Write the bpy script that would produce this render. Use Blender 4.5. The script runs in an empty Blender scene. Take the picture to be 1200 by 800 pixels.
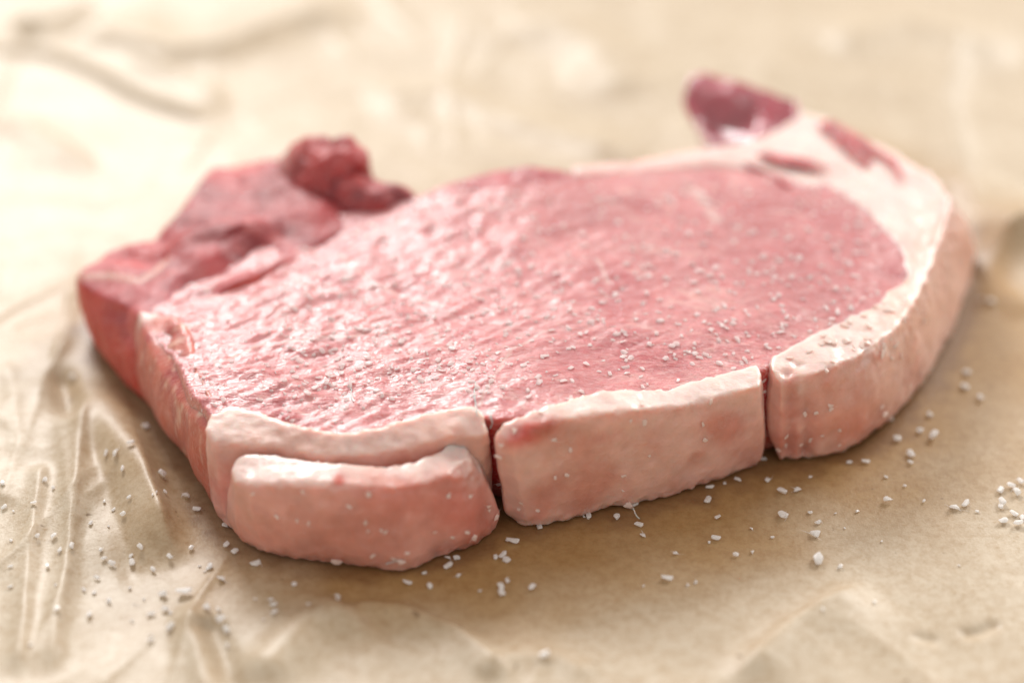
import bpy, bmesh, math, random
import numpy as np
from mathutils import Vector, Matrix, geometry
from mathutils.bvhtree import BVHTree

random.seed(7); rng = np.random.default_rng(7)
SC = bpy.context.scene; COL = SC.collection
MM = 0.001

# ------------------------------------------------------------------ camera, world, lamps, exposure
LENS = 70.0; PITCH = math.radians(33); DIST = 0.392
TGT = Vector((0, 0, 0.012))
FWD = Vector((0, math.cos(PITCH), -math.sin(PITCH)))
RGT = Vector((1, 0, 0)); UPV = RGT.cross(FWD)
CAM = TGT - FWD * DIST
cd = bpy.data.cameras.new('camera'); cd.lens = LENS; cd.sensor_width = 36
cam = bpy.data.objects.new('camera', cd); COL.objects.link(cam)
cam.matrix_world = Matrix.Translation(CAM) @ Matrix((RGT, UPV, -FWD)).transposed().to_4x4()
cd.clip_start = 0.01; cd.clip_end = 50
SC.camera = cam

def at(px, py, z):
    """point of the place seen at photo pixel (px,py) lying z mm above the table"""
    u = min(max((px - 600) / 280, 0), 1); z = z * (1 - .17 * u * u * (3 - 2 * u))      # the chop is thinner towards its right end
    d = FWD + RGT * ((px - 600) / 1200 * 36 / LENS) - UPV * ((py - 400) / 1200 * 36 / LENS)
    t = (z * MM - CAM.z) / d.z
    return CAM + d * t
def ray(px, py):
    return (FWD + RGT * ((px - 600) / 1200 * 36 / LENS) - UPV * ((py - 400) / 1200 * 36 / LENS)).normalized()

cd.dof.use_dof = True
cd.dof.focus_distance = (at(560, 612, 0) - CAM).dot(FWD)
cd.dof.aperture_fstop = 4.6; cd.dof.aperture_blades = 0

w = bpy.data.worlds.new('World'); SC.world = w; w.use_nodes = True
bg = w.node_tree.nodes['Background']; bg.inputs[0].default_value = (1.0, 0.955, 0.90, 1); bg.inputs[1].default_value = 0.64

def area(name, loc, tgt, sx, sy, power, col):
    l = bpy.data.lights.new(name, 'AREA'); l.shape = 'RECTANGLE'; l.size = sx; l.size_y = sy
    l.energy = power; l.color = col
    o = bpy.data.objects.new(name, l); COL.objects.link(o)
    o.location = loc
    o.rotation_euler = (Vector(tgt) - Vector(loc)).to_track_quat('-Z', 'Y').to_euler()
    return o
area('window_light', (-0.62, 1.75, 1.28), (0, 0.03, 0), 0.64, 0.66, 37, (1.0, 0.98, 0.96))
area('side_window_light', (1.25, 1.45, 1.08), (0, 0.03, 0), 0.8, 0.8, 25, (1.0, 0.97, 0.93))
SC.view_settings.view_transform = 'Standard'; SC.view_settings.look = 'None'
SC.view_settings.exposure = 0.22; SC.view_settings.gamma = 1
SC.render.engine = 'CYCLES'
SC.cycles.max_bounces = 8; SC.cycles.use_denoising = True

# ------------------------------------------------------------------ numpy gradient noise
_perm = rng.permutation(256); _perm = np.concatenate([_perm, _perm, _perm])
_grad = rng.normal(size=(256, 3)); _grad /= np.linalg.norm(_grad, axis=1)[:, None]
def pnoise(P):
    P = np.asarray(P, float); I = np.floor(P).astype(int); F = P - I; I &= 255
    U = F * F * F * (F * (F * 6 - 15) + 10)
    def g(dx, dy, dz):
        h = _perm[_perm[_perm[I[:, 0] + dx] + ((I[:, 1] + dy) & 255)] + ((I[:, 2] + dz) & 255)]
        G = _grad[h % 256]
        return G[:, 0] * (F[:, 0] - dx) + G[:, 1] * (F[:, 1] - dy) + G[:, 2] * (F[:, 2] - dz)
    L = lambda a, b, t: a + t * (b - a)
    x00 = L(g(0, 0, 0), g(1, 0, 0), U[:, 0]); x10 = L(g(0, 1, 0), g(1, 1, 0), U[:, 0])
    x01 = L(g(0, 0, 1), g(1, 0, 1), U[:, 0]); x11 = L(g(0, 1, 1), g(1, 1, 1), U[:, 0])
    return L(L(x00, x10, U[:, 1]), L(x01, x11, U[:, 1]), U[:, 2]) * 1.6
def fbm(P, s, octv=3, off=0.0):
    P = np.asarray(P) / s + off; r = 0; a = 1; n = 0
    for k in range(octv):
        r = r + a * pnoise(P * 2 ** k + k * 17.3); n += a; a *= .5
    return r / n
def sstep(a, b, x):
    t = np.clip((x - a) / (b - a), 0, 1); return t * t * (3 - 2 * t)

def polydist(X, Y, pts, closed=False):
    """distance, signed side and run-along parameter to a polyline"""
    best = np.full(X.shape, 1e9); side = np.zeros(X.shape); par = np.zeros(X.shape)
    n = len(pts); m = n if closed else n - 1
    for i in range(m):
        ax, ay = pts[i][:2]; bx, by = pts[(i + 1) % n][:2]
        dx, dy = bx - ax, by - ay; L2 = dx * dx + dy * dy + 1e-12
        t = np.clip(((X - ax) * dx + (Y - ay) * dy) / L2, 0, 1)
        ex = X - ax - t * dx; ey = Y - ay - t * dy; d = np.hypot(ex, ey)
        k = d < best
        best = np.where(k, d, best); side = np.where(k, np.sign(dx * ey - dy * ex), side); par = np.where(k, (i + t) / m, par)
    return best, side, par
def inside(X, Y, pts):
    r = np.zeros(X.shape, bool); n = len(pts)
    for i in range(n):
        x1, y1 = pts[i][:2]; x2, y2 = pts[(i + 1) % n][:2]
        c = ((y1 > Y) != (y2 > Y)) & (X < (x2 - x1) * (Y - y1) / (y2 - y1 + 1e-15) + x1)
        r ^= c
    return r

# ------------------------------------------------------------------ materials
def new_mat(name):
    m = bpy.data.materials.new(name); m.use_nodes = True
    nt = m.node_tree; b = nt.nodes['Principled BSDF']
    return m, nt, b
def N(nt, typ, **kw):
    n = nt.nodes.new(typ)
    for k, v in kw.items(): setattr(n, k, v)
    return n
def noise_node(nt, vec, scale, detail=4, rough=.6, dist=0):
    n = N(nt, 'ShaderNodeTexNoise'); n.inputs['Scale'].default_value = scale; n.inputs['Detail'].default_value = detail
    n.inputs['Roughness'].default_value = rough; n.inputs['Distortion'].default_value = dist
    nt.links.new(vec, n.inputs['Vector']); return n
def ramp(nt, fac, stops):
    r = N(nt, 'ShaderNodeValToRGB'); e = r.color_ramp.elements
    while len(e) < len(stops): e.new(0.5)
    for q, (p, c) in zip(e, stops):
        q.position = p; q.color = (*c, 1) if len(c) == 3 else c
    nt.links.new(fac, r.inputs[0]); return r
def mix(nt, a, b, fac, mode='MIX'):
    m = N(nt, 'ShaderNodeMix', data_type='RGBA', blend_type=mode)
    for s, v in ((m.inputs['Factor'], fac), (m.inputs['A'], a), (m.inputs['B'], b)):
        if hasattr(v, 'is_output'): nt.links.new(v, s)
        elif isinstance(v, tuple): s.default_value = (*v, 1)
        else: s.default_value = v
    return m.outputs['Result']
def mapped(nt, rot=0, scl=(1, 1, 1)):
    tc = N(nt, 'ShaderNodeTexCoord'); mp = N(nt, 'ShaderNodeMapping')
    mp.inputs['Rotation'].default_value = (0, 0, rot); mp.inputs['Scale'].default_value = scl
    nt.links.new(tc.outputs['Object'], mp.inputs['Vector']); return mp.outputs['Vector']
def bump(nt, h, dist, strength=1.0, prev=None):
    b = N(nt, 'ShaderNodeBump'); b.inputs['Distance'].default_value = dist; b.inputs['Strength'].default_value = strength
    nt.links.new(h, b.inputs['Height'])
    if prev: nt.links.new(prev, b.inputs['Normal'])
    return b.outputs['Normal']

def meat_material(name, sss, rough, fibre, grain, coat=.3, speck=0.0):
    """base colour from the mesh's own tint attribute, broken up by fibres and pores"""
    m, nt, b = new_mat(name)
    at_ = N(nt, 'ShaderNodeAttribute', attribute_name='tint')
    v = mapped(nt); vf = mapped(nt, math.radians(-38), (1.0, 3.2, 1.6))
    n1 = noise_node(nt, v, 160, 4, .62); n2 = noise_node(nt, vf, 520, 3, .65, .6); n3 = noise_node(nt, vf, 1300, 2, .6)
    c = mix(nt, at_.outputs['Color'], (0.82, 0.80, 0.80), ramp(nt, n1.outputs['Fac'], [(0.35, (1, 1, 1)), (.7, (0, 0, 0))]).outputs[0], 'MULTIPLY') if speck >= 0 else at_.outputs['Color']
    f2 = ramp(nt, n2.outputs['Fac'], [(0.48, (0, 0, 0)), (.70, (1, 1, 1))]).outputs[0]
    mm = N(nt, 'ShaderNodeMath', operation='MULTIPLY'); nt.links.new(f2, mm.inputs[0]); mm.inputs[1].default_value = fibre * .35
    c = mix(nt, c, (0.85, 0.62, 0.58), mm.outputs[0])
    nt.links.new(c, b.inputs['Base Color'])
    b.inputs['Roughness'].default_value = rough
    b.inputs['Specular IOR Level'].default_value = .5
    b.inputs['Subsurface Weight'].default_value = 1.0
    b.inputs['Subsurface Radius'].default_value = sss[:3]; b.inputs['Subsurface Scale'].default_value = sss[3]
    b.inputs['Coat Weight'].default_value = coat; b.inputs['Coat Roughness'].default_value = .19; b.inputs['Coat IOR'].default_value = 1.5 + .25 * (coat > .85)
    nrm = bump(nt, n2.outputs['Fac'], .0005 * fibre)
    nrm = bump(nt, n3.outputs['Fac'], .00009 * grain, 1, nrm)
    nrm = bump(nt, n1.outputs['Fac'], .0005 * fibre, 1, nrm)
    film = bump(nt, n1.outputs['Fac'], .00028 * fibre); film = bump(nt, n2.outputs['Fac'], .00020 * fibre, 1, film)     # the wet film lies smoother than the flesh
    nt.links.new(nrm, b.inputs['Normal']); nt.links.new(film, b.inputs['Coat Normal'])
    return m
M_LEAN = meat_material('lean_meat', (1, .35, .25, .0012), .30, 1.1, 1.4, .80)
M_CAP = meat_material('dark_meat', (1, .3, .25, .0018), .46, .5, .8, .04)
M_FAT = meat_material('fat', (1, .50, .38, .0023), .36, .2, .8, .4)
M_TAIL = meat_material('wet_dark_meat', (1, .3, .25, .0015), .2, .3, .5, .9)
M_SIDE = meat_material('side_meat', (1, .35, .25, .0022), .33, .5, .6, .35)

# ------------------------------------------------------------------ solids lofted from a cut face down to the base, then fleshed out
def densify(pairs, step=4.0):
    out = []; n = len(pairs)
    P = np.array(pairs)                                      # n x 6, metres
    for i in range(n):
        p0, p1, p2, p3 = P[(i - 1) % n], P[i], P[(i + 1) % n], P[(i + 2) % n]
        L = np.linalg.norm(p2[:3] - p1[:3]); k = max(1, int(L / (step * MM)))
        for j in range(k):
            t = j / k
            q = .5 * ((2 * p1) + (-p0 + p2) * t + (2 * p0 - 5 * p1 + 4 * p2 - p3) * t * t + (-p0 + 3 * p1 - 3 * p2 + p3) * t ** 3)
            out.append(.35 * (p1 + (p2 - p1) * t) + .65 * q)
    return np.array(out)

def solid(name, rim, mat, parent, voxel=.6, smooth=6, bulge=0.6, dome=0.8, ball=0.0, disp=(), tint=None, post=None):
    """rim: list of (px,py,z, bx,by[,bz]) - cut-face point and the base point under it; bx None = straight below"""
    pairs = []
    for r in rim:
        a = at(r[0], r[1], r[2])
        if r[3] is None:
            b = Vector((a.x, a.y, (r[4] if len(r) > 4 and r[4] is not None else 0) * MM))
        else: b = at(r[3], r[4], r[5] if len(r) > 5 else 0)
        pairs.append([*a, *b])
    D = densify(pairs); n = len(D)
    top = D[:, :3]; bot = D[:, 3:]
    cx = top.mean(0)
    verts = []; faces = []
    K = 10
    # outward direction for the bulge of the wall
    tang = np.roll(top, -1, 0) - np.roll(top, 1, 0); out = np.stack([tang[:, 1], -tang[:, 0]], 1)
    out /= np.linalg.norm(out, axis=1)[:, None] + 1e-9
    area2 = np.sum(top[:, 0] * np.roll(top[:, 1], -1) - np.roll(top[:, 0], -1) * top[:, 1])
    if area2 < 0: out = -out
    for k in range(K + 1):
        t = k / K; ring = top * (1 - t) + bot * t
        ring[:, :2] += out * (bulge * math.sin(math.pi * t) - 1.3 * max(0, (t - .86) / .14)) * MM
        verts += ring.tolist()
    for k in range(K):
        for i in range(n):
            j = (i + 1) % n
            faces.append((k * n + i, k * n + j, (k + 1) * n + j, (k + 1) * n + i))
    # caps: inner points on a grid, height from the rim with a slight dome
    for ring0, basev, isTop in ((top, 0, True), (bot, K * n, False)):
        xy = ring0[:, :2]; lo = xy.min(0); hi = xy.max(0); s = (1.8 if ball else 3.5) * MM
        gx, gy = np.meshgrid(np.arange(lo[0], hi[0], s), np.arange(lo[1], hi[1], s))
        gx = gx.ravel(); gy = gy.ravel()
        d, _, _ = polydist(gx, gy, xy, True)
        ok = inside(gx, gy, xy) & (d > (1.0 if ball else 2.0) * MM); gx = gx[ok]; gy = gy[ok]; d = d[ok]
        allp = [Vector(p) for p in xy] + [Vector((a, b)) for a, b in zip(gx, gy)]
        W = 1 / (((gx[:, None] - xy[None, :, 0]) ** 2 + (gy[:, None] - xy[None, :, 1]) ** 2) + (2 * MM) ** 2) ** 1.5
        z = (W * ring0[None, :, 2]).sum(1) / W.sum(1) if len(gx) else np.array([])
        if isTop and ball: z = z + ball * MM * np.sqrt(np.clip(1 - (1 - d / d.max()) ** 2, 0, 1))
        if isTop: z = z + dome * MM * sstep(0, 12 * MM, d)
        base_i = len(verts)
        o = geometry.delaunay_2d_cdt(allp, [(i, (i + 1) % n) for i in range(n)], [], 1, 1e-7)
        remap = []
        for vi, orig in enumerate(o[3]):
            q = orig[0] if orig else None
            if q is None: remap.append(len(verts)); verts.append([o[0][vi].x, o[0][vi].y, float(ring0[:, 2].mean())])
            elif q < n: remap.append(basev + q)
            else:
                remap.append(len(verts)); verts.append([gx[q - n], gy[q - n], z[q - n]])
        for f in o[2]:
            t = tuple(remap[i] for i in f)
            faces.append(t if isTop else t[::-1])
    me = bpy.data.meshes.new('tmp'); me.from_pydata(verts, [], faces); me.update()
    bm = bmesh.new(); bm.from_mesh(me); bmesh.ops.recalc_face_normals(bm, faces=bm.faces); bm.to_mesh(me); bm.free()
    o = bpy.data.objects.new('tmp', me); COL.objects.link(o)
    rm = o.modifiers.new('r', 'REMESH'); rm.mode = 'VOXEL'; rm.voxel_size = voxel * MM; rm.use_smooth_shade = True
    sm = o.modifiers.new('s', 'SMOOTH'); sm.factor = .5; sm.iterations = smooth
    dg = bpy.context.evaluated_depsgraph_get(); dg.update()
    me2 = bpy.data.meshes.new_from_object(o.evaluated_get(dg))
    bpy.data.objects.remove(o); bpy.data.meshes.remove(me)
    nv = len(me2.vertices); co = np.empty(nv * 3); me2.vertices.foreach_get('co', co); co = co.reshape(-1, 3)
    for fn in disp:
        no = np.empty(nv * 3); me2.vertex_normals.foreach_get('vector', no); no = no.reshape(-1, 3)
        co = fn(co, no); me2.vertices.foreach_set('co', co.ravel()); me2.update()
    co[:, 2] = np.maximum(co[:, 2], .0002); me2.vertices.foreach_set('co', co.ravel()); me2.update()
    no = np.empty(nv * 3); me2.vertex_normals.foreach_get('vector', no); no = no.reshape(-1, 3)
    c = tint(co, no); ca = me2.color_attributes.new('tint', 'FLOAT_COLOR', 'POINT')
    c4 = np.ones((nv, 4)); c4[:, :3] = np.clip(c, 0, 1); ca.data.foreach_set('color', c4.ravel())
    me2.polygons.foreach_set('use_smooth', [True] * len(me2.polygons))
    me2.materials.clear(); me2.materials.append(mat); me2.name = name
    ob = bpy.data.objects.new(name, me2); COL.objects.link(ob); ob.parent = parent
    return ob

def D_noise(amp, s, octv=3, off=0.0, stretch=(1, 1, 1)):
    def f(co, no): return co + no * (fbm(co * np.array(stretch), s * MM, octv, off) * amp * MM)[:, None]
    return f
def D_rag(amp, s, off=0.0):
    """knife-ragged skin along the upper rim and the bottom edge"""
    def f(co, no):
        z = co[:, 2] / MM; edge = np.clip(np.exp(-((no[:, 2] - .55) / .3) ** 2) * sstep(12, 16, z) + np.exp(-(z / 2.6) ** 2), 0, 1)
        n = fbm(co, s * MM, 2, off); n = np.sign(n) * np.abs(n) ** .8
        return co + no * (n * amp * edge * MM)[:, None]
    return f
def D_line(pts, width, depth, soft=True):
    """furrow (depth<0) or ridge (depth>0) along a line traced on the flesh; pts (px,py,z)"""
    P = [at(*p) for p in pts]; zm = np.mean([p.z for p in P])
    def f(co, no):
        d, s, t = polydist(co[:, 0], co[:, 1], P)
        k = np.exp(-(d / (width * MM)) ** 2) * sstep(zm - .010, zm - .004, co[:, 2]) * np.clip(np.sin(math.pi * np.clip(t, .04, .96)) * 1.6, 0, 1)
        q = co.copy(); q[:, 2] += k * depth * MM; return q
    return f
def D_furrow3(pts, width, depth):
    """furrow on a wall: distance to a line in space, pushed along the normal"""
    P = np.array([list(at(*p)) for p in pts])
    def f(co, no):
        best = np.full(len(co), 1e9)
        for a, b in zip(P[:-1], P[1:]):
            ab = b - a; t = np.clip(((co - a) @ ab) / (ab @ ab), 0, 1)
            best = np.minimum(best, np.linalg.norm(co - a - t[:, None] * ab, axis=1))
        return co + no * (np.exp(-(best / (width * MM)) ** 2) * depth * MM)[:, None]
    return f
def blob(co, px, py, z, r, stretch=1.0):
    p = at(px, py, z); d = co - np.array(p); return np.exp(-((d[:, 0] / stretch) ** 2 + d[:, 1] ** 2 + d[:, 2] ** 2) / (r * MM) ** 2)
def rblob(co, px, py, r, stretch=1.0, tilt=0.0):
    """a patch on whatever skin faces us at (px,py): r in mm, stretched sideways"""
    d = np.array(ray(px, py)); v = co - np.array(CAM); t = v @ d; e = v - t[:, None] * d
    a = e @ np.array(RGT); b = e @ np.array(UPV); c, s_ = math.cos(tilt), math.sin(tilt)
    return np.exp(-((((a * c + b * s_) / stretch) ** 2 + (-a * s_ + b * c) ** 2) / (r * MM) ** 2))
def tline(co, pts, wdt, jitter=0.6):
    P = [at(*p) for p in pts]; zm = np.mean([p.z for p in P])
    j = fbm(co, 4 * MM, 2, 3.3) * jitter * MM
    d, s, t = polydist(co[:, 0] + j, co[:, 1] - j, P)
    return np.exp(-(d / (wdt * MM)) ** 2) * sstep(zm - .008, zm - .003, co[:, 2])
def L(c1, c2, t): return np.asarray(c1) * (1 - t[:, None]) + np.asarray(c2) * t[:, None]

def empty(name, loc, label, cat, group=None):
    o = bpy.data.objects.new(name, None); COL.objects.link(o); o.location = loc; o.empty_display_size = .01
    o['label'] = label; o['category'] = cat
    if group: o['group'] = group
    return o

# ================================================================== paper
FOOT_PX = [(105, 385), (140, 435), (185, 500), (228, 548), (262, 615), (300, 645), (380, 657), (440, 665), (500, 660), (560, 635), (583, 612), (620, 620),
           (680, 608), (760, 590), (830, 570), (893, 545), (960, 538), (1010, 525), (1050, 490), (1090, 440), (1120, 390), (1138, 330), (1130, 290),
           (1090, 240), (1000, 200), (900, 215), (700, 260), (500, 275), (350, 270), (230, 300), (130, 350)]
FOOT = [at(x, y, 0) for x, y in FOOT_PX]

def build_paper():
    def axis(lo, hi, dense, outer):
        a = np.arange(lo, hi, dense); k = []; x = hi; s = dense
        while x < outer: x += s; s *= 1.12; k.append(x)
        l = []; x = lo; s = dense
        while x > -outer: x -= s; s *= 1.12; l.append(x)
        return np.array(l[::-1] + list(a) + k)
    xs = axis(-.17, .17, .00055, .75); ys = axis(-.115, .22, .0006, .8)
    X, Y = np.meshgrid(xs, ys); sh = X.shape; x = X.ravel(); y = Y.ravel()
    P = np.stack([x, y, np.zeros_like(x)], 1)
    h = np.zeros_like(x)
    # broad lie of the sheet
    h += fbm(P, 95 * MM, 2, 4.1) * 3.2 * MM
    # crumple: ridged folds in two sizes, running every way
    wq = P + np.stack([fbm(P, 40 * MM, 2, 9.1), fbm(P, 40 * MM, 2, 5.7), 0 * x], 1) * 12 * MM
    r1 = 1 - np.abs(fbm(wq, 42 * MM, 1, 1.7)) * 2.0; r2 = 1 - np.abs(fbm(wq, 19 * MM, 1, 7.9)) * 2.0
    amp = .55 + .45 * sstep(-.1, .35, fbm(P, 80 * MM, 1, 2.2))
    h += (np.clip(r1, 0, 1) ** 1.5 * .8 + np.clip(r2, 0, 1) ** 2 * .32) * MM * amp
    h += fbm(P, 9 * MM, 2, 3.1) * .12 * MM
    rr = random.Random(5); jit = fbm(P, 11 * MM, 2, 12.0) * .8 * MM
    for k_ in range(56):                                              # straight creases, mostly running away from us
        cxx = rr.uniform(-.14, .15); cyy = rr.uniform(-.11, .2) if k_ > 13 else rr.uniform(-.1, .03)
        if k_ <= 13: cxx = rr.uniform(-.12, -.06)
        an = rr.gauss(1.45, .35) if rr.random() < .7 else rr.uniform(0, 3.14); ln = rr.uniform(.012, .05)
        b1 = rr.uniform(-.25, .25) * ln
        Q = [(cxx - math.cos(an) * ln, cyy - math.sin(an) * ln), (cxx - math.sin(an) * b1, cyy + math.cos(an) * b1), (cxx + math.cos(an) * ln, cyy + math.sin(an) * ln)]
        lo_x = min(q[0] for q in Q) - .02; hi_x = max(q[0] for q in Q) + .02; lo_y = min(q[1] for q in Q) - .02; hi_y = max(q[1] for q in Q) + .02
        sel = np.nonzero((x > lo_x) & (x < hi_x) & (y > lo_y) & (y < hi_y))[0]
        d_, s_, t_ = polydist(x[sel] + jit[sel], y[sel] - jit[sel], Q)
        wn = rr.uniform(.5, 1.0) * MM; ww = rr.uniform(3, 7) * MM; ht = rr.uniform(.06, .22); hw = rr.uniform(.15, .75) * rr.choice((1, 1, -1))
        tp = sstep(0, .3, t_) * (1 - sstep(.7, 1, t_))
        side_ = np.where(s_ > 0, 1.0, rr.uniform(.25, .6))
        h[sel] += (np.exp(-(d_ / wn) ** 1.5) * ht + np.exp(-d_ / (ww * side_)) * hw) * MM * tp
    # the smooth greasy ground in front of and right of the chop
    calm = inside(x, y, [at(*p, 0) for p in ((560, 640), (900, 545), (1150, 330), (1230, 420), (1150, 640), (960, 700), (800, 760), (620, 740), (420, 690))])
    dcalm, _, _ = polydist(x, y, [at(*p, 0) for p in ((560, 640), (900, 545), (1150, 330), (1230, 420), (1150, 640), (960, 700), (800, 760), (620, 740), (420, 690))], True)
    cm = np.where(calm, 1.0, np.exp(-(dcalm / (9 * MM)) ** 2))
    h *= 1 - .8 * cm
    # fold lines traced off the sheet: (points, width mm, height mm, kind, length-taper)
    def fold(pts, wd, ht, kind='ridge', taper=.12):
        nonlocal h
        Q = [at(*p, 0) for p in pts]
        j = fbm(P, 14 * MM, 2, wd) * .5 * MM
        d, s, t = polydist(x + j, y - j, Q)
        tp = sstep(0, taper, t) * (1 - sstep(1 - taper, 1, t)) if taper else 1
        e = d / (wd * MM)
        if kind == 'ridge': k = np.exp(-e ** 1.3)
        elif kind == 'soft': k = np.exp(-e ** 2)
        elif kind == 'left': k = np.where(s > 0, np.exp(-(e * 2.6) ** 1.3), np.exp(-e ** 1.3))     # steep on its left side
        elif kind == 'right': k = np.where(s < 0, np.exp(-(e * 2.6) ** 1.3), np.exp(-e ** 1.3))
        h = h + k * ht * MM * tp
    FOLDS = [
        ([(52, 545), (36, 640), (22, 800)], 3.2, 1.4, 'left', .1), ([(102, 470), (88, 600), (58, 800)], 3.4, 1.5, 'left', .1),
        ([(8, 420), (24, 520), (0, 600)], 2.5, .6, 'ridge', .1),
        ([(90, 330), (78, 380), (62, 430)], 2.0, .8, 'right', .2),
        ([(142, 430), (150, 480), (172, 560), (190, 610), (205, 665)], 8.0, 6.0, 'left', .25),
        ([(68, 425), (78, 460), (84, 505)], 2.6, -2.2, 'soft', .3),
        ([(98, 500), (115, 540), (150, 640), (158, 700)], 2.2, -1.0, 'soft', .3),
        ([(238, 725), (256, 760), (280, 830)], 2.3, -1.8, 'soft', .2), ([(215, 705), (240, 770), (255, 830)], 3.0, 1.5, 'soft', .2),
        ([(290, 810), (360, 740), (420, 712)], 5.0, 2.4, 'soft', .2),
        ([(400, 712), (470, 716), (540, 745), (600, 800)], 4.0, 1.8, 'left', .15),
        ([(560, 800), (590, 775), (650, 772), (700, 800)], 3.0, .9, 'ridge', .15),
        ([(850, 810), (930, 735), (1020, 680)], 6.5, 2.6, 'left', .25),
        ([(1122, 742), (1150, 738), (1176, 728)], 1.2, -.7, 'soft', .2), ([(1080, 745), (1095, 748)], 1.2, -.5, 'soft', 0),
        ([(-60, 56), (60, 66), (110, 86), (180, 122), (258, 150)], 6, 2.1, 'right', .12), ([(20, 44), (75, 30), (110, 10)], 9, 5, 'soft', .2), ([(150, 78), (210, 100), (270, 130)], 5, 2.0, 'left', .2),
        ([(80, 52), (150, 58), (200, 74), (260, 66), (340, 34), (440, 10)], 17, 4.4, 'right', .15),
        ([(-40, 150), (30, 150), (120, 205)], 7, 1.8, 'left', .25),
        ([(620, 20), (700, 60), (740, 120)], 9, 2.5, 'soft', .2), ([(420, 120), (520, 110), (640, 160), (760, 190)], 8, 2.5, 'ridge', .15),
        ([(1130, 30), (1110, 120), (1125, 210), (1140, 255)], 7, 2.2, 'left', .2), 
        ([(1105, 312), (1165, 292), (1280, 262)], 16, 8, 'right', .2), ([(1120, 360), (1170, 345), (1230, 370)], 4, 1.4, 'soft', .2),
        ([(960, 60), (1060, 40), (1200, 70)], 10, 3, 'ridge', .2),
    ]
    for f in FOLDS: fold(*f)
    # the chop presses the sheet flat
    d, _, _ = polydist(x, y, FOOT, True); ins = inside(x, y, FOOT)
    mk = np.where(ins, 0, sstep(0.5 * MM, 11 * MM, d)); h *= mk
    far = np.hypot(x, y - .03); 
    h = h - .0002
    h = np.where(ins | (d < 1.5 * MM), np.minimum(h, -.0001), h)
    ny, nx = sh
    V = np.stack([x, y, h], 1)
    idx = np.arange(nx * ny).reshape(ny, nx)
    F = np.stack([idx[:-1, :-1], idx[:-1, 1:], idx[1:, 1:], idx[1:, :-1]], -1).reshape(-1, 4)
    me = bpy.data.meshes.new('paper_sheet')
    me.vertices.add(len(V)); me.vertices.foreach_set('co', V.ravel())
    me.loops.add(F.size); me.loops.foreach_set('vertex_index', F.ravel().astype(np.int32))
    me.polygons.add(len(F)); me.polygons.foreach_set('loop_start', np.arange(0, F.size, 4, dtype=np.int32))
    me.update(calc_edges=True)
    me.polygons.foreach_set('use_smooth', [True] * len(F))
    # grease soaked in round the meat darkens the sheet: a stain with its own ragged outline
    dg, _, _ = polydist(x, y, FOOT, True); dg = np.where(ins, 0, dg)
    stain = np.clip(1 - sstep(4 * MM, (26 + 16 * cm) * MM, dg + fbm(P, 22 * MM, 3, 8.8) * 16 * MM), 0, 1) * np.clip(.55 + .6 * cm, 0, 1)
    a = me.attributes.new('stain', 'FLOAT', 'POINT'); a.data.foreach_set('value', stain.astype(np.float32))
    a = me.attributes.new('contact_shade', 'FLOAT', 'POINT'); a.data.foreach_set('value', (np.clip(1 - sstep(.5 * MM, 6.5 * MM, dg + fbm(P, 7 * MM, 3, 2.8) * 5 * MM), 0, 1) * .6).astype(np.float32))  # contact shadow along the chop's base, painted into the paper as a dark ring
    m, nt, b = new_mat('butcher_paper')
    csa = N(nt, 'ShaderNodeAttribute', attribute_name='contact_shade')
    sa = N(nt, 'ShaderNodeAttribute', attribute_name='stain')
    v = mapped(nt); n1 = noise_node(nt, v, 60, 5, .6); n2 = noise_node(nt, v, 900, 4, .7); n3 = noise_node(nt, v, 2600, 2, .5)
    c = ramp(nt, n1.outputs['Fac'], [(.3, (.49, .395, .28)), (.7, (.575, .48, .36))]).outputs[0]
    c = mix(nt, c, (.36, .23, .10), ramp(nt, n2.outputs['Fac'], [(.56, (0, 0, 0)), (.70, (.55, .55, .55))]).outputs[0])
    c = mix(nt, c, (.38, .225, .085), sa.outputs['Fac'])
    c = mix(nt, c, (.17, .075, .03), csa.outputs['Fac'])
    n4 = noise_node(nt, v, 420, 6, .8); c = mix(nt, c, (.82, .75, .66), ramp(nt, n4.outputs['Fac'], [(.42, (0, 0, 0)), (.62, (1, 1, 1))]).outputs[0], 'MULTIPLY')
    n5 = noise_node(nt, v, 330, 2, .5); c = mix(nt, c, (.16, .085, .03), ramp(nt, n5.outputs['Fac'], [(.72, (0, 0, 0)), (.76, (.8, .8, .8))]).outputs[0])
    nt.links.new(c, b.inputs['Base Color']); b.inputs['Roughness'].default_value = .5
    b.inputs['Specular IOR Level'].default_value = .5; b.inputs['Coat Weight'].default_value = .14; b.inputs['Coat Roughness'].default_value = .34
    nrm = bump(nt, n2.outputs['Fac'], .00012); nrm = bump(nt, n3.outputs['Fac'], .00003, 1, nrm); nt.links.new(nrm, b.inputs['Normal'])
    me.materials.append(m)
    o = bpy.data.objects.new('butcher_paper', me); COL.objects.link(o)
    o['label'] = 'crumpled unbleached brown butcher paper lying under the raw chop'; o['category'] = 'paper'
    return o
PAPER = build_paper()

# ================================================================== the chop
CHOP = empty('pork_chop', (at(600, 400, 0).x, at(600, 400, 0).y, 0), 'thick raw pork loin chop with scored white fat edge on brown paper', 'pork chop')
cl = CHOP.location.copy(); CHOP.location = (0, 0, 0)

PINK = (.71, .245, .25); DEEP = (.54, .105, .12); PALE = (.83, .45, .43); RED = (.50, .05, .04); ORNG = (.62, .16, .10)
CREAM = (.91, .73, .67); SALM = (.80, .42, .34); WINE = (.27, .028, .040)

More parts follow.
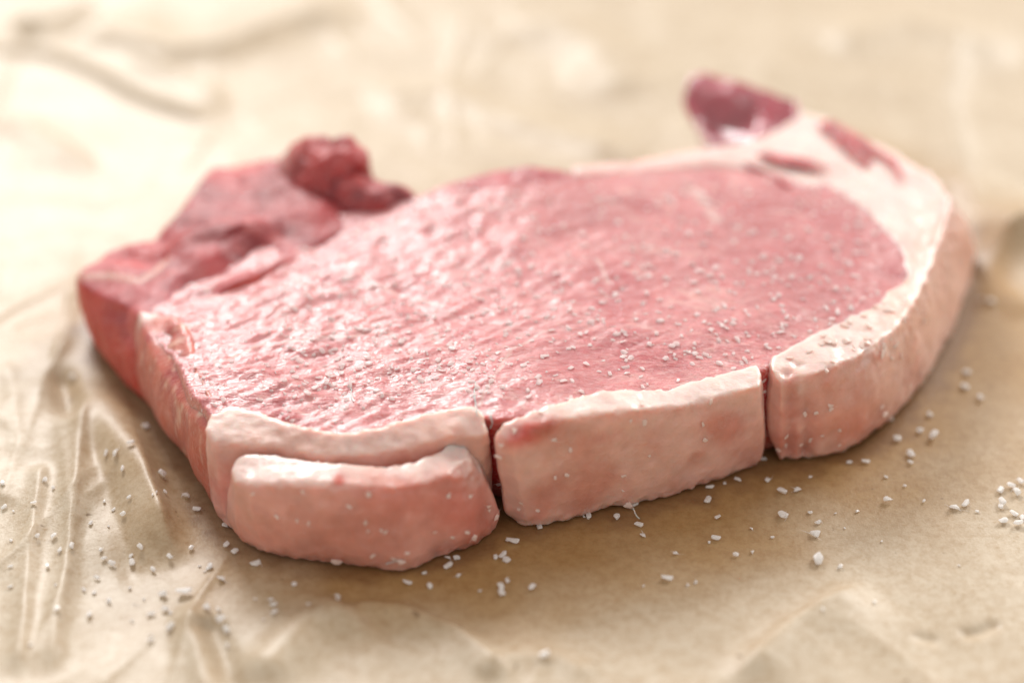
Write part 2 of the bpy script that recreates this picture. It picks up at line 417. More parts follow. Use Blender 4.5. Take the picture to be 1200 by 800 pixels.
# --- lean eye: whole body under everything
def t_lean(co, no):
    n = fbm(co, 14 * MM, 3, 1.1); n2 = fbm(co * np.array([1, 2.2, 1]), 5 * MM, 3, 6.1)
    c = L(PINK, DEEP, sstep(-.05, .5, n)); c = L(c, PALE, sstep(.0, .55, n2) * .55)
    c = L(c, DEEP, np.clip(blob(co, 975, 295, 25, 20) * .7 + blob(co, 760, 330, 25, 14) * .3, 0, 1))
    vv = co @ np.array([[.88, -.47, 0], [.47, .88, 0], [0, 0, 1]]).T; vein = np.abs(fbm(vv * np.array([.45, 1, 1]), 9 * MM, 2, 14.1)); c = L(c, (.88, .62, .56), np.exp(-(vein / .035) ** 2) * .42 * sstep(.1, .3, fbm(co, 16 * MM, 2, 3.9) + .2))
    side = sstep(.75, .2, no[:, 2]); c = L(c, ORNG, side * .7)
    for l, wd in (([(812, 232, 25), (826, 248, 25), (840, 268, 25)], 1.1), ([(700, 300, 25), (714, 330, 25)], .4), ([(395, 290, 22), (440, 330, 22), (520, 350, 24)], .35),
                  ([(560, 470, 24), (600, 400, 25), (640, 380, 25)], .35), ([(900, 255, 25), (950, 262, 25)], .4), ([(250, 430, 20), (310, 400, 21), (420, 390, 22)], .35)):
        c = L(c, CREAM, tline(co, l, wd) * .7)
    for bb in ((870, 290, 25, 12), (700, 250, 25, 9), (930, 350, 25, 10), (650, 420, 25, 9)):
        c = L(c, (.50, .10, .11), blob(co, *bb) * .55)
    c = L(c, (.50, .03, .03), np.clip((rblob(co, 901, 470, 7, .5) + rblob(co, 575, 540, 8, .4)) * 1.3, 0, 1) * side)
    c = L(c, (.48, .05, .07), np.clip(blob(co, 590, 206, 24, 7, 1.6) + blob(co, 650, 205, 24, 5), 0, 1))
    return c
lean_rim = [(168, 366, 17, 175, 480), (182, 395, 18, 200, 520), (212, 430, 20, 222, 545), (226, 462, 20.5, 240, 575), (246, 486, 20.5, 262, 590),
            (300, 494, 20.5, 330, 600), (345, 508, 20.5, 360, 610), (390, 518, 20.5, 400, 610), (440, 514, 21, 440, 600), (500, 496, 21.5, 500, 590), (552, 482, 22.5, 560, 580), (575, 490, 23, 590, 590), (640, 482, 24, 640, 590), (700, 466, 25, 700, 580), (780, 462, 25, 780, 570),
            (890, 434, 25.5, 890, 535), (960, 400, 26, 960, 510), (1030, 362, 26, 1035, 450), (1072, 310, 26, 1080, 380), (1060, 250, 26, None), (1000, 200, 26, None),
            (900, 182, 26, None), (830, 184, 25.5, None), (720, 192, 25, None), (665, 200, 25, None), (620, 195, 25, None), (560, 205, 24, None), (520, 220, 23.5, None),
            (480, 236, 22, None), (400, 252, 20, None), (330, 278, 18.5, None), (240, 318, 16.5, None)]
def D_cuts(co, no):
    # fine muscle grain pulled along the cut face
    a = math.radians(28); u = co[:, 0] * math.cos(a) + co[:, 1] * math.sin(a); v = -co[:, 0] * math.sin(a) + co[:, 1] * math.cos(a)
    Q = np.stack([u * .38, v, co[:, 2]], 1); k = sstep(.6, .9, no[:, 2])
    left = .5 + .8 * sstep(.02, -.05, co[:, 0])
    return co + no * ((fbm(Q, 1.9 * MM, 2, 2.0) * .60 + fbm(Q, 4.5 * MM, 2, 2.9) * .40 + fbm(Q, 12 * MM, 2, 4.4) * .8) * MM * k * left)[:, None]
LEAN = solid('lean_meat', lean_rim, M_LEAN, CHOP, voxel=.5, smooth=6, bulge=1.0, dome=1.0,
             disp=[D_noise(.9, 26, 2, 1.0), D_cuts, D_line([(300, 372, 21), (380, 350, 22), (470, 330, 23)], 2.2, -.5), D_line([(225, 420, 20), (300, 440, 21), (400, 470, 22)], 2.0, .5)], tint=t_lean)

# --- side flap at the left end, orange-red, with silver skin
def t_side(co, no):
    n = fbm(co * np.array([1, 1, .35]), 5 * MM, 3, 2.1); n2 = fbm(co * np.array([1.2, 1.2, .5]), 3.0 * MM, 3, 8.1)
    c = L((.62, .15, .10), (.46, .07, .06), sstep(-.2, .5, n)); c = L(c, (.82, .50, .38), sstep(.1, .55, n2) * .8)
    c = L(c, CREAM, np.clip(blob(co, 172, 372, 17, 2.4), 0, 1)); return c
side_rim = [(160, 362, 17.5, 166, 460), (166, 385, 17.5, 180, 492), (184, 425, 17, 198, 516), (205, 462, 17, 218, 540), (235, 500, 18, 240, 578), (244, 508, 18, 250, 600),
            (250, 488, 19.5, 262, 580), (252, 470, 21.5, 270, 560), (232, 430, 21, 240, 520), (225, 395, 20, 225, 480), (205, 368, 19, 205, 460)]
SIDE = solid('side_flap', side_rim, M_SIDE, CHOP, voxel=.55, smooth=8, bulge=1.6, dome=.6,
             disp=[D_noise(1.2, 11, 3, 5.0, (1, 1, .6)), D_furrow3([(196, 395, 18), (212, 470, 12), (226, 540, 3)], 1.3, -1.0)], tint=t_side)

# --- dark cap muscle at the left back
def t_cap(co, no):
    n = fbm(co, 11 * MM, 3, 7.7); n2 = fbm(co, 4 * MM, 3, 3.3)
    c = L((.46, .045, .05), (.29, .022, .028), sstep(-.3, .4, n)); c = L(c, (.58, .12, .11), sstep(.05, .5, n2) * .5)
    c = L(c, (.62, .09, .06), sstep(.8, .3, no[:, 2]) * .85)
    c = L(c, (.56, .04, .04), np.clip(blob(co, 268, 196, 20, 4, 2) + blob(co, 150, 296, 16, 8, 1.5) * .7, 0, 1))
    c = L(c, (.82, .50, .42), tline(co, [(95, 324, 15), (130, 327, 15), (165, 330, 16), (185, 318, 17), (192, 300, 18)], .9) * .9)
    c = L(c, (.50, .13, .14), tline(co, [(200, 345, 17), (190, 360, 17)], 6)); return c
cap_rim = [(94, 322, 15, 106, 386), (97, 335, 14.5, 112, 402), (120, 345, 15, 134, 436), (150, 358, 16, 152, 462), (172, 372, 17.5, 180, 478), (215, 374, 17.4, None, 3), (255, 350, 17.8, None, 3), (330, 314, 18.8, None, 3),
           (390, 278, 19.8, None, 3), (440, 250, 21, None, 3), (430, 225, 23, None), (385, 200, 22, None), (330, 185, 20, None), (290, 188, 19, None), (250, 192, 19, None),
           (232, 218, 18.5, None), (205, 256, 17.5, None), (182, 278, 16, None), (130, 294, 15, None)]
CAP = solid('cap_muscle', cap_rim, M_CAP, CHOP, voxel=.6, smooth=7, bulge=1.5, dome=1.2,
            disp=[D_noise(1.6, 17, 3, 3.0), D_noise(.5, 5, 2, 8.0), D_line([(205, 350, 19), (225, 322, 20), (275, 295, 21), (330, 262, 22)], 3.6, -2.6),
                  D_line([(195, 300, 18), (225, 275, 19), (300, 262, 21), (280, 270, 21)], 3.2, 1.5), D_line([(240, 345, 20), (300, 315, 21), (370, 285, 22)], 2.4, 1.6),
                  D_line([(120, 300, 15), (180, 308, 16), (200, 300, 17)], 2.4, -1.2), D_line([(350, 205, 21), (390, 225, 22), (420, 250, 22)], 3, -2.0)], tint=t_cap)

# --- knob of meat and its curled tip behind the cap muscle
def t_knob(co, no):
    n = fbm(co, 7 * MM, 3, 1.7); c = L((.50, .06, .06), (.20, .012, .018), sstep(-.25, .45, n)); c = L(c, (.60, .07, .05), blob(co, 343, 168, 28, 3))
    c = L(c, (.70, .34, .32), np.clip(blob(co, 330, 185, 24, 4, 1.5), 0, 1) * .7); return c
knob_rim = [(330, 190, 21, None, 12), (338, 210, 22, None, 12), (372, 220, 23, None, 12), (410, 224, 23, None, 12), (432, 214, 23.5, None, 12), (436, 196, 25, None, 12), (422, 178, 27, None, 12), (388, 168, 27, None, 12),
            (355, 170, 26, None, 12), (335, 176, 24, None, 12)]
KNOB = solid('meat_knob', knob_rim, M_CAP, CHOP, voxel=.6, smooth=10, bulge=1.0, dome=0, ball=5.5, disp=[D_noise(2.6, 8, 3, 2.0), D_noise(.5, 3, 2, 5.0)], tint=t_knob)
tip_rim = [(378, 228, 22, None, 17), (405, 240, 22, None, 17), (432, 243, 22.5, None, 18), (462, 240, 22.5, None, 18), (489, 232, 22.5, None, 20), (478, 219, 23.5, None, 20), (440, 210, 24, None, 18), (395, 205, 24.5, None, 18)]
TIP = solid('meat_curl', tip_rim, M_CAP, CHOP, voxel=.5, smooth=8, bulge=.4, dome=0, ball=2.2, disp=[D_noise(1.2, 7, 2, 4.0)], tint=lambda co, no: L((.45, .05, .05), (.26, .02, .03), sstep(-.3, .3, fbm(co, 6 * MM, 2, 1.0))))

# --- fat: back layer and front slab of the first scored piece, then the two others
def fat_tint(blots, seed, rimz=19, face=SALM, top=CREAM):
    def f(co, no):
        n = fbm(co, 12 * MM, 3, seed); n2 = fbm(co, 3.5 * MM, 3, seed + 3)
        up = sstep(.10, .75, no[:, 2] + n2 * .25) * sstep(rimz - 11, rimz - 3, co[:, 2] / MM)
        c = L(face, (.66, .24, .18), sstep(.0, .6, n) * .9); c = L(c, (.82, .50, .38), sstep(.05, .6, -n) * .7)
        c = L(c, top, up); c = L(c, (.84, .60, .48), sstep(.25, .6, n2) * .3)
        for (px, py, z, r, s, col, a) in blots: c = L(c, col, np.clip(rblob(co, px, py, r, s, .35 if col[0] < .73 and r < 2 else 0) * (1.15 + n2 * 1.2), 0, 1) * a)
        return c
    return f
lip_rim = [(243, 488, 21, 250, 590), (241, 505, 20, 254, 612), (250, 516, 19.5, 270, 625), (285, 518, 19.5, 300, 630), (330, 524, 19.8, 340, 630), (380, 533, 20, 380, 635), (470, 527, 20.5, 470, 635), (530, 508, 22, 540, 615),
           (562, 512, 21, 575, 598), (572, 506, 22, 578, 592), (566, 484, 24, 576, 580, 0), (553, 472, 24.5, 560, 575, 0), (500, 482, 23.8, 505, 580), (440, 501, 22.8, 440, 590), (390, 506, 22.3, 390, 590), (340, 495, 22, 340, 580),
           (300, 481, 21.8, 300, 565), (268, 474, 21.8, 268, 555)]
LIP = solid('fat_layer', lip_rim, M_FAT, CHOP, voxel=.5, smooth=7, bulge=.5, dome=.6, disp=[D_noise(.5, 9, 3, 6.0), D_noise(.25, 2.5, 2, 1.0), D_rag(.5, 2.2, 4.0)],
            tint=fat_tint([(262, 560, 10, 4, 1, (.66, .20, .16), .7), (340, 528, 18, 5, 2.5, (.76, .40, .30), .6), (525, 520, 20, 5, 2, (.80, .42, .33), .6), (255, 592, 6, 4, 1, (.60, .20, .18), .6)], 2.0, 20, (.84, .50, .43)))
slab_rim = [(272, 548, 17, 268, 618), (274, 562, 16.5, 284, 640), (290, 568, 17, 312, 655), (340, 566, 18, 370, 663), (400, 568, 18.5, 430, 672), (460, 570, 18.5, 480, 671), (500, 565, 18.5, 525, 655), (528, 553, 18.5, 563, 643),
            (548, 535, 18.5, 590, 616), (549, 518, 19.5, 582, 594, 0), (531, 514, 20.4, 545, 585), (512, 528, 19.6, 520, 600), (488, 540, 19.4, 490, 620), (440, 545, 19.4, 440, 630), (380, 541, 19.4, 380, 630), (320, 532, 19, 320, 620), (284, 533, 18, 284, 600)]
SLAB = solid('fat_piece', slab_rim, M_FAT, CHOP, voxel=.45, smooth=6, bulge=.9, dome=.3,
             disp=[D_noise(1.1, 16, 2, 3.0), D_noise(.22, 3, 3, 2.0), D_rag(.5, 2.2, 4.0), D_furrow3([(545, 515, 20), (520, 560, 14), (512, 640, 3)], 2.4, -.7), D_furrow3([(300, 545, 17), (345, 548, 17), (380, 556, 16)], .9, .7)],
             tint=fat_tint([(460, 585, 13, 5, 1.6, (.66, .17, .12), .7), (525, 572, 13, 4, 1, (.66, .18, .13), .6), (545, 605, 7, 4, 1.4, (.64, .18, .14), .6), (397, 562, 16, 1, 1, (.65, .08, .05), .9),
                            (430, 640, 3, 7, 2, (.64, .25, .18), .5), (330, 625, 4, 9, 2, (.68, .27, .19), .5)], 5.0, 17, (.85, .46, .39)))
mid_rim = [(581, 512, 21.5, 593, 604), (584, 523, 20, 593, 612), (600, 516, 22, 618, 622), (650, 492, 24.5, 665, 614), (720, 482, 25.5, 735, 598), (800, 474, 25.5, 810, 580), (860, 458, 26, 862, 562), (890, 452, 26, 893, 548),
           (893, 435, 27, 894, 535), (888, 424, 27, 890, 520), (850, 438, 26.5, 850, 540), (780, 454, 26, 780, 560), (700, 457, 26, 700, 570), (640, 474, 25, 640, 585), (600, 492, 24, 610, 590), (584, 503, 23, 596, 598)]
MID = solid('fat_piece', mid_rim, M_FAT, CHOP, voxel=.45, smooth=8, bulge=.5, dome=.4, disp=[D_noise(.8, 15, 2, 7.0), D_noise(.25, 3, 3, 4.0), D_rag(.5, 2.2, 4.0)],
            tint=fat_tint([(622, 506, 21.5, 1.9, 2.0, (.62, .01, .005), 1), (610, 511, 21, 1.6, 1.5, (.66, .02, .01), 1), (638, 500, 22, 1.5, 1.6, (.45, .05, .02), .95), (850, 500, 16, 3, 1.6, (.66, .20, .14), .7), (700, 540, 10, 9, 2, (.76, .42, .30), .4),
                           (880, 530, 5, 4, 1, (.66, .25, .20), .5)], 9.0, 22, (.86, .53, .45)))
end_rim = [(906, 436, 26.5, 907, 540), (914, 447, 25.5, 916, 545), (950, 438, 26, 960, 540), (1000, 418, 26, 1012, 526), (1045, 388, 26, 1052, 490), (1078, 345, 26, 1092, 440), (1095, 300, 26, 1122, 390), (1108, 262, 25.5, 1140, 335),
           (1112, 232, 25, 1142, 296), (1100, 212, 25, None), (1075, 196, 25.5, None), (1050, 178, 25.5, None), (1010, 158, 26, None), (975, 138, 27, None), (940, 128, 28, None), (915, 150, 28, None), (860, 168, 27, None), (800, 178, 26, None), (720, 189, 25.5, None), (672, 195, 25.5, None),
           (674, 203, 26, None, 18), (740, 199.5, 26.5, None, 18), (830, 193, 27, None, 18), (900, 200, 27.3, None, 18), (960, 222, 27.3, None, 18), (1010, 248, 27.2, None, 18), (1045, 275, 27, None, 18), (1063, 300, 27, None, 18), (1064, 325, 27, None, 18),
           (1040, 342, 27, None, 18), (1028, 356, 27, None, 18), (1000, 366, 27, None, 18), (960, 388, 27, None, 18), (920, 410, 27, None, 18), (902, 420, 27, None, 16)]
END = solid('fat_piece', end_rim, M_FAT, CHOP, voxel=.55, smooth=7, bulge=1.2, dome=.4,
            disp=[D_noise(.9, 15, 2, 11.0), D_noise(.28, 3, 3, 5.0), D_rag(.5, 2.2, 4.0), D_furrow3([(935, 432, 25), (943, 480, 16), (944, 535, 2)], 1.0, -1.3), D_furrow3([(920, 440, 25), (924, 490, 14), (926, 540, 2)], 1.3, -1.1)],
            tint=fat_tint([(938, 470, 10, 8, .10, (.95, .82, .74), .8), (928, 490, 10, 9, .16, (.62, .24, .20), .7), (998, 500, 8, 3, 1.2, (.66, .16, .12), .7), (1030, 505, 4, 4, 1, (.66, .2, .16), .6), (980, 480, 14, 7, 1.5, (.70, .30, .21), .7), (935, 500, 12, 5, .8, (.64, .24, .19), .7), (1120, 280, 18, 9, 1, (.74, .38, .28), .7), (745, 195, 26, 4, 6, (.82, .46, .42), .65), (1000, 215, 26, 9, 2, (.88, .62, .57), .4),
                           (1085, 370, 18, 9, 1, (.76, .42, .30), .6)], 13.0, 24, (.86, .53, .45)))
# red muscle strips lying in the end fat
def strip(rim, voxel=.55):
    return solid('muscle_strip', rim, M_CAP, CHOP, voxel=voxel, smooth=6, bulge=.2, dome=.5, disp=[D_noise(.5, 6, 2, 4.0)],
                 tint=lambda co, no: L((.55, .13, .14), (.42, .07, .08), sstep(-.3, .3, fbm(co, 5 * MM, 2, 1.0))))
strip([(885, 182, 28.2, None, 24), (910, 192, 28.2, None, 24), (945, 198, 28.2, None, 24), (975, 202, 28, None, 24), (965, 192, 28.2, None, 24), (930, 185, 28.3, None, 24), (905, 180, 28.3, None, 24)])
strip([(958, 146, 28, None, 23), (1005, 188, 28, None, 23), (1030, 200, 27.7, None, 23), (1042, 222, 27.7, None, 23), (1060, 226, 27.3, None, 23), (1070, 205, 26.8, None, 22), (1066, 186, 26.7, None, 22), (1030, 172, 27, None, 22), (995, 150, 27.5, None, 22), (975, 140, 27.8, None, 22)])
strip([(860, 190, 27.4, None, 22), (905, 205, 27.8, None, 22), (930, 222, 27.9, None, 22), (915, 205, 28, None, 22), (880, 190, 27.6, None, 22)])
strip([(538, 219, 24.4, None, 18), (560, 222, 24.9, None, 18), (610, 219, 25.4, None, 18), (668, 209, 25.6, None, 18), (655, 200, 25.4, None, 17), (620, 196, 25.3, None, 16), (575, 201, 24.8, None, 16), (548, 210, 24.2, None, 16)])
# dark tail of meat standing off the far corner
def t_tail(co, no):
    n = fbm(co, 8 * MM, 2, 2.2); c = L((.46, .035, .07), (.26, .012, .03), sstep(-.3, .4, n)); return c
tail_rim = [(800, 118, 26, 832, 190, 12), (818, 150, 24, 840, 196, 10), (836, 176, 23, 850, 200, 10), (870, 170, 25, 880, 200, 12), (912, 158, 27, 915, 190, 12), (936, 138, 28, None, 14), (934, 120, 29, None, 14), (900, 106, 30, None, 14),
            (860, 95, 31, None, 16), (825, 84, 31, None, 16), (806, 88, 30, None, 16)]
TAIL = solid('meat_tail', tail_rim, M_TAIL, CHOP, voxel=.6, smooth=8, bulge=.6, dome=.4, disp=[D_noise(1.5, 14, 2, 8.0), D_line([(820, 120, 27), (860, 140, 27), (890, 145, 27)], 4, -2.5)], tint=t_tail)

FLESH = [LEAN, SIDE, CAP, KNOB, TIP, LIP, SLAB, MID, END, TAIL]

# --- surface lookup for anything that lies on flesh or paper
def bvh_of(o):
    me = o.data; n = len(me.vertices); co = np.empty(n * 3); me.vertices.foreach_get('co', co)
    me.calc_loop_triangles(); k = len(me.loop_triangles); t = np.empty(k * 3, dtype=np.int32); me.loop_triangles.foreach_get('vertices', t)
    return BVHTree.FromPolygons(co.reshape(-1, 3).tolist(), t.reshape(-1, 3).tolist())
TREES = [(o, bvh_of(o)) for o in FLESH]; PTREE = bvh_of(PAPER)
def hit(px, py):
    d = ray(px, py); best = None
    for o, t in TREES + [(PAPER, PTREE)]:
        r = t.ray_cast(CAM, d)
        if r[0] is not None and (best is None or r[3] < best[3]): best = (r[0], r[1], o, r[3])
    return best

# fine white sinew threads
def thread(pts, r=.12):
    cu = bpy.data.curves.new('sinew', 'CURVE'); cu.dimensions = '3D'; cu.bevel_depth = r * MM; cu.bevel_resolution = 2
    s = cu.splines.new('POLY'); s.points.add(len(pts) - 1)
    for q, p in zip(s.points, pts): q.co = (*p, 1)
    dg = bpy.context.evaluated_depsgraph_get(); t = bpy.data.objects.new('t', cu); COL.objects.link(t); dg.update()
    me = bpy.data.meshes.new_from_object(t.evaluated_get(dg)); bpy.data.objects.remove(t)
    ca = me.color_attributes.new('tint', 'FLOAT_COLOR', 'POINT'); ca.data.foreach_set('color', [.85, .72, .62, 1] * len(me.vertices))
    me.polygons.foreach_set('use_smooth', [True] * len(me.polygons))
    me.materials.clear(); me.materials.append(M_FAT); o = bpy.data.objects.new('sinew', me); COL.objects.link(o); o.parent = CHOP
for path in ([(558, 448), (556, 460), (558, 476), (560, 490)], [(575, 486), (577, 494), (574, 504)], [(411, 452), (412, 462), (414, 474)], [(742, 596), (745, 603), (752, 610)], [(452, 660), (470, 655), (476, 659)]):
    pts = []
    for a, b in zip(path[:-1], path[1:]):
        for k in range(4):
            h_ = hit(a[0] + (b[0] - a[0]) * k / 4 + random.uniform(-.8, .8), a[1] + (b[1] - a[1]) * k / 4)
            if h_: pts.append(h_[0] + h_[1] * .0001)
    if len(pts) > 3: thread(pts)

# ================================================================== salt
ms, nt, b = new_mat('salt')
def salt_shader(nt, b, col, tr):
    b.inputs['Base Color'].default_value = (*col, 1); b.inputs['Roughness'].default_value = .25; b.inputs['IOR'].default_value = 1.5
    t = N(nt, 'ShaderNodeBsdfTranslucent'); t.inputs['Color'].default_value = (*col, 1)
    mx = N(nt, 'ShaderNodeMixShader'); mx.inputs[0].default_value = tr
    nt.links.new(b.outputs[0], mx.inputs[1]); nt.links.new(t.outputs[0], mx.inputs[2]); nt.links.new(mx.outputs[0], nt.nodes['Material Output'].inputs['Surface'])
salt_shader(nt, b, (.97, .96, .95), .55)
mw, nt, b = new_mat('wet_salt'); salt_shader(nt, b, (.98, .91, .90), .6)
mf, nt, b = new_mat('salt_on_fat'); salt_shader(nt, b, (.96, .83, .77), .45)
def grain_mesh(k):
    bm = bmesh.new(); e = (random.uniform(.85, 1.25), random.uniform(.55, .85), random.uniform(.32, .55))
    for _ in range(14):
        v = Vector([random.gauss(0, 1) for _ in range(3)]).normalized()
        v = Vector([math.copysign(abs(c) ** .55, c) for c in v])
        bm.verts.new((v.x * e[0] * .00076, v.y * e[1] * .00076, v.z * e[2] * .00076))
    r = bmesh.ops.convex_hull(bm, input=bm.verts); bmesh.ops.delete(bm, geom=list({g for g in r['geom_interior'] if isinstance(g, bmesh.types.BMVert)}), context='VERTS')
    bmesh.ops.bevel(bm, geom=bm.edges[:], offset=.00006, segments=1, affect='EDGES')
    bmesh.ops.recalc_face_normals(bm, faces=bm.faces)
    me = bpy.data.meshes.new('salt_grain'); bm.to_mesh(me); bm.free(); me.materials.append(ms); return me
GM = [grain_mesh(k) for k in range(14)]
GX = {}
for k_ in range(3):                                                    # 0 dry on paper, 1 wet on meat, 2 on fat
    GX[k_] = []
    for g_ in GM:
        c_ = g_.copy(); c_.materials.clear()
        for q_ in (ms, mw, mf): c_.materials.append(q_)
        c_.polygons.foreach_set('material_index', [k_] * len(c_.polygons)); GX[k_].append(c_)
def mesh_for(host):
    k = host.name.split('.')[0]; return random.choice(GX[0 if k == 'butcher_paper' else 2 if k in ('fat_piece', 'fat_layer') else 1])
def place(px, py, s, sink=.25):
    """(matrix, host) of a grain lying where the photo shows one"""
    r = hit(px, py)
    if not r: return None
    p, n, host, _ = r
    if n.dot(ray(px, py)) > 0: n = -n
    q = n.to_track_quat('Z', 'Y').to_matrix() @ Matrix.Rotation(random.uniform(0, 6.28), 3, 'Z')
    q = q @ Matrix.Rotation(random.uniform(-.3, .3), 3, 'X')
    return Matrix.Translation(p + n * (.00055 * s * (1 - sink))) @ q.to_4x4() @ Matrix.Diagonal((s, s, s * (1 if host is PAPER else .6), 1)), host
# grains seen one by one on the paper (photo positions, size)
PG = [(218, 583, 1.1), (231, 598, 1.1), (146, 603, 1.0), (64, 630, 1.0), (83, 640, .9), (71, 645, .8), (122, 655, .9), (131, 661, 1.0), (118, 645, .7), (166, 641, 1.0), (199, 653, 1.0), (224, 643, .9), (180, 668, .9),
      (156, 660, 1.1), (247, 665, 1.0), (258, 680, 1.1), (245, 667, .7), (299, 662, 1.4), (266, 640, 1.0), (275, 648, 1.2), (264, 618, 1.0), (192, 697, 1.4), (216, 696, 1.8), (242, 714, 1.2), (259, 726, 1.3), (195, 715, 1.2),
      (201, 735, 1.2), (178, 721, 1.0), (267, 739, .9), (68, 715, .9), (42, 628, .8), (40, 590, .8), (52, 563, .9), (4, 567, .8), (5, 595, .8), (56, 665, .8), (114, 678, .9), (104, 722, 1.0), (128, 705, .9), (152, 690, .7), (87, 443, 1.1),
      (170, 502, 1.3), (188, 556, 1.2), (172, 500, .8), (153, 520, 1.0), (145, 550, 1.0), (138, 532, 1.1), (126, 531, .9), (345, 686, .8), (321, 709, 1.0), (323, 719, 1.0), (318, 704, .7), (362, 709, .6), (394, 700, .9), (395, 703, .6),
      (477, 684, 1.1), (504, 688, .9), (497, 672, .7), (526, 665, 1.2), (538, 676, .7), (524, 655, .8), (587, 690, 1.3), (588, 696, 1.2), (594, 682, .9), (590, 652, 1.2), (594, 658, 1.1), (581, 654, .8), (600, 636, 1.5), (624, 690, 1.2),
      (722, 608, 1.1), (749, 617, 1.1), (753, 629, .9), (791, 650, .7), (781, 679, 1.3), (829, 588, 1.3), (841, 608, 1.0), (839, 632, 1.2), (862, 651, .8), (882, 648, .6), (864, 564, 1.0), (899, 564, 1.0), (916, 579, 1.4), (935, 576, 1.2),
      (918, 605, 1.6), (949, 601, .7), (958, 613, .9), (956, 627, 1.3), (959, 658, 1.7), (950, 560, .6), (1014, 542, 1.0), (995, 543, .7), (1040, 588, 1.2), (1067, 534, 1.4), (1067, 543, .9), (1051, 516, 1.3), (1078, 506, 1.1), (1095, 513, 1.7),
      (1090, 487, 1.1), (1117, 597, 1.3), (1132, 592, 1.3), (1172, 576, 1.2), (1185, 571, 1.4), (1196, 566, 1.2), (1190, 579, 1.4), (1174, 590, 1.4), (1172, 595, .9), (1188, 603, 1.1), (1175, 612, 1.2), (1193, 615, 1.5), (1198, 608, .9),
      (1132, 438, 1.1), (1131, 455, 1.2), (1148, 468, 1.3), (1160, 355, 1.3), (1150, 352, .8), (1083, 588, .6), (638, 768, 1.2), (1038, 560, .6), (816, 683, .6), (1005, 600, .6), (880, 620, .5), (905, 630, .5), (1060, 570, .6), (985, 665, .8)]
random.seed(21)
grains = []
for (px, py, s) in PG:
    r = place(px, py, s * 1.02, .12)
    if r: grains.append((px, py, s, *r))
def scatter(n, x0, x1, y0, y1, want, smin, smax, cond=lambda x, y: True):
    k = 0; tries = 0
    while k < n and tries < n * 12:
        tries += 1; px = random.uniform(x0, x1); py = random.uniform(y0, y1)
        if not cond(px, py): continue
        s = random.uniform(smin, smax); r = place(px, py, s, .75 if 'butcher_paper' not in want else .2)
        if r and r[1].name.split('.')[0] in want: grains.append((px, py, s, *r)); k += 1
scatter(30, 0, 330, 560, 770, ('butcher_paper',), .35, .8)
scatter(14, 560, 1190, 560, 760, ('butcher_paper',), .35, .6)
scatter(820, 330, 1030, 210, 470, ('lean_meat',), .4, 1.1, lambda x, y: random.random() < .6 + .4 * (y > 300))
scatter(260, 220, 600, 320, 510, ('lean_meat',), .3, .75)
scatter(20, 280, 575, 560, 655, ('fat_piece', 'fat_layer'), .5, .9)
scatter(18, 590, 890, 470, 600, ('fat_piece',), .5, .9)
scatter(34, 910, 1090, 350, 530, ('fat_piece',), .5, .95)
scatter(26, 960, 1060, 345, 420, ('fat_piece', 'lean_meat'), .9, 1.4)
for (px, py, s) in ((470, 655, 1.3), (395, 655, 1.4), (437, 650, .9), (535, 655, 1.2), (555, 628, 1.2), (735, 590, 1.6), (745, 592, 1.2), (690, 606, 1.2), (632, 618, 1.2), (588, 520, 1.0), (893, 540, 1.3), (832, 572, 1.2), (1035, 485, 1.4), (1045, 492, 1.1), (572, 592, .9), (580, 606, 1.0),
                    (585, 566, 1.0), (585, 533, 1.1), (262, 470, 1.2), (258, 482, 1.2), (250, 474, .9), (393, 452, 1.2), (352, 425, 1.4), (360, 428, .9)):
    r = place(px, py, s * .9, .3)
    if r: grains.append((px, py, s, *r))
# most of what shows largest one by one (up to 300), the finest as one mass
def rank(g): return g[2] + (5 if g[4] is PAPER and g[2] > .5 else 0)
grains.sort(key=rank, reverse=True)
single, rest = grains[:285], grains[285:]
def zone(px, py):
    """a small patch of the paper one can find, in words"""
    if px < 110: return ('on the pale far left paper, ' + ('upper part' if py < 600 else 'middle part' if py < 660 else 'lower part'))
    if px < 205: return ('in the folds left of the chop' if py < 570 else 'just left of the chop corner' if py < 675 else 'in the cluster at lower left')
    if px < 310: return ('close beside the first fat piece' if py < 672 else 'below the left chop corner')
    if px < 460: return 'below the left half of the first fat piece'
    if px < 560: return 'below the right half of the first fat piece'
    if px < 660: return 'below the gap between the first and second fat pieces'
    if px < 800: return 'below the left half of the middle fat piece'
    if px < 900: return 'below the right half of the middle fat piece'
    if px < 985: return 'on the brown paper below the second cut in the fat'
    if px < 1060: return 'on the brown paper below the end fat piece'
    if py < 540: return 'right of the curved end of the chop'
    return 'in the bright clump at the right edge' if px > 1150 else 'between the chop and the right edge clump'
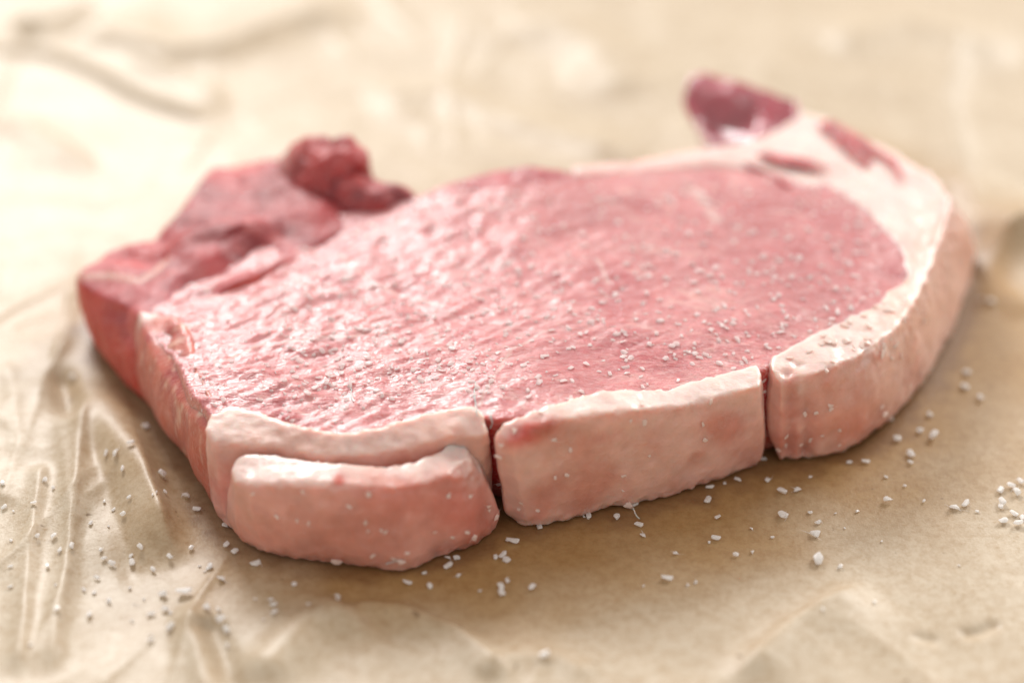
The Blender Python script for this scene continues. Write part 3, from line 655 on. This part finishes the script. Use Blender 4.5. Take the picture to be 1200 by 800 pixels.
ORD = ['leftmost', 'second', 'third', 'fourth', 'fifth', 'sixth', 'seventh', 'eighth', 'ninth', 'tenth', 'eleventh', 'twelfth', 'thirteenth', 'fourteenth', 'fifteenth', 'sixteenth', 'seventeenth', 'eighteenth', 'nineteenth', 'twentieth']
bins = {}
for g in single:
    nm = g[4].name.split('.')[0]
    key = (('paper', zone(g[0], g[1])) if nm == 'butcher_paper' else ('fat', 'first' if g[0] < 577 else 'middle' if g[0] < 900 else 'end') if nm in ('fat_piece', 'fat_layer') else ('meat', ('front left part' if g[0] < 560 else 'front right part') if g[1] > 350 else ('far left part' if g[0] < 650 else 'far right part')))
    bins.setdefault(key, []).append(g)
for (kind, zn), gs in bins.items():
    gs.sort(key=lambda g: g[0])
    for i_, g in enumerate(gs):
        o = bpy.data.objects.new('salt_grain', mesh_for(g[4])); COL.objects.link(o); o.matrix_world = g[3]; o['category'] = 'salt grain'
        if kind == 'paper':
            o['group'] = 'salt grains on the paper'; zz = zn.split(', ')
            where = ('leftmost' if i_ == 0 else 'rightmost' if i_ == len(gs) - 1 else (ORD[i_] if i_ < 20 else str(i_ + 1) + 'th') + ' from left')
            o['label'] = ('only salt grain ' if len(gs) == 1 else where + ' salt grain ') + zn
        elif kind == 'fat': o['group'] = 'salt on the %s fat piece' % zn; o['label'] = 'small salt grain stuck to the %s piece of the scored fat edge' % zn
        else: o['group'] = 'salt on the %s of the lean' % zn; o['label'] = 'clear salt grain melting on the %s of the pink cut face' % zn
bm = bmesh.new()
for g in rest:
    t = bmesh.new(); t.from_mesh(mesh_for(g[4])); t.transform(g[3]); tm = bpy.data.meshes.new('t'); t.to_mesh(tm); t.free(); bm.from_mesh(tm); bpy.data.meshes.remove(tm)
me = bpy.data.meshes.new('fine_salt'); bm.to_mesh(me); bm.free(); [me.materials.append(q_) for q_ in (ms, mw, mf)]
o = bpy.data.objects.new('fine_salt', me); COL.objects.link(o); o['kind'] = 'stuff'; o['label'] = 'fine salt sprinkled over the chop and the paper around it'; o['category'] = 'salt'
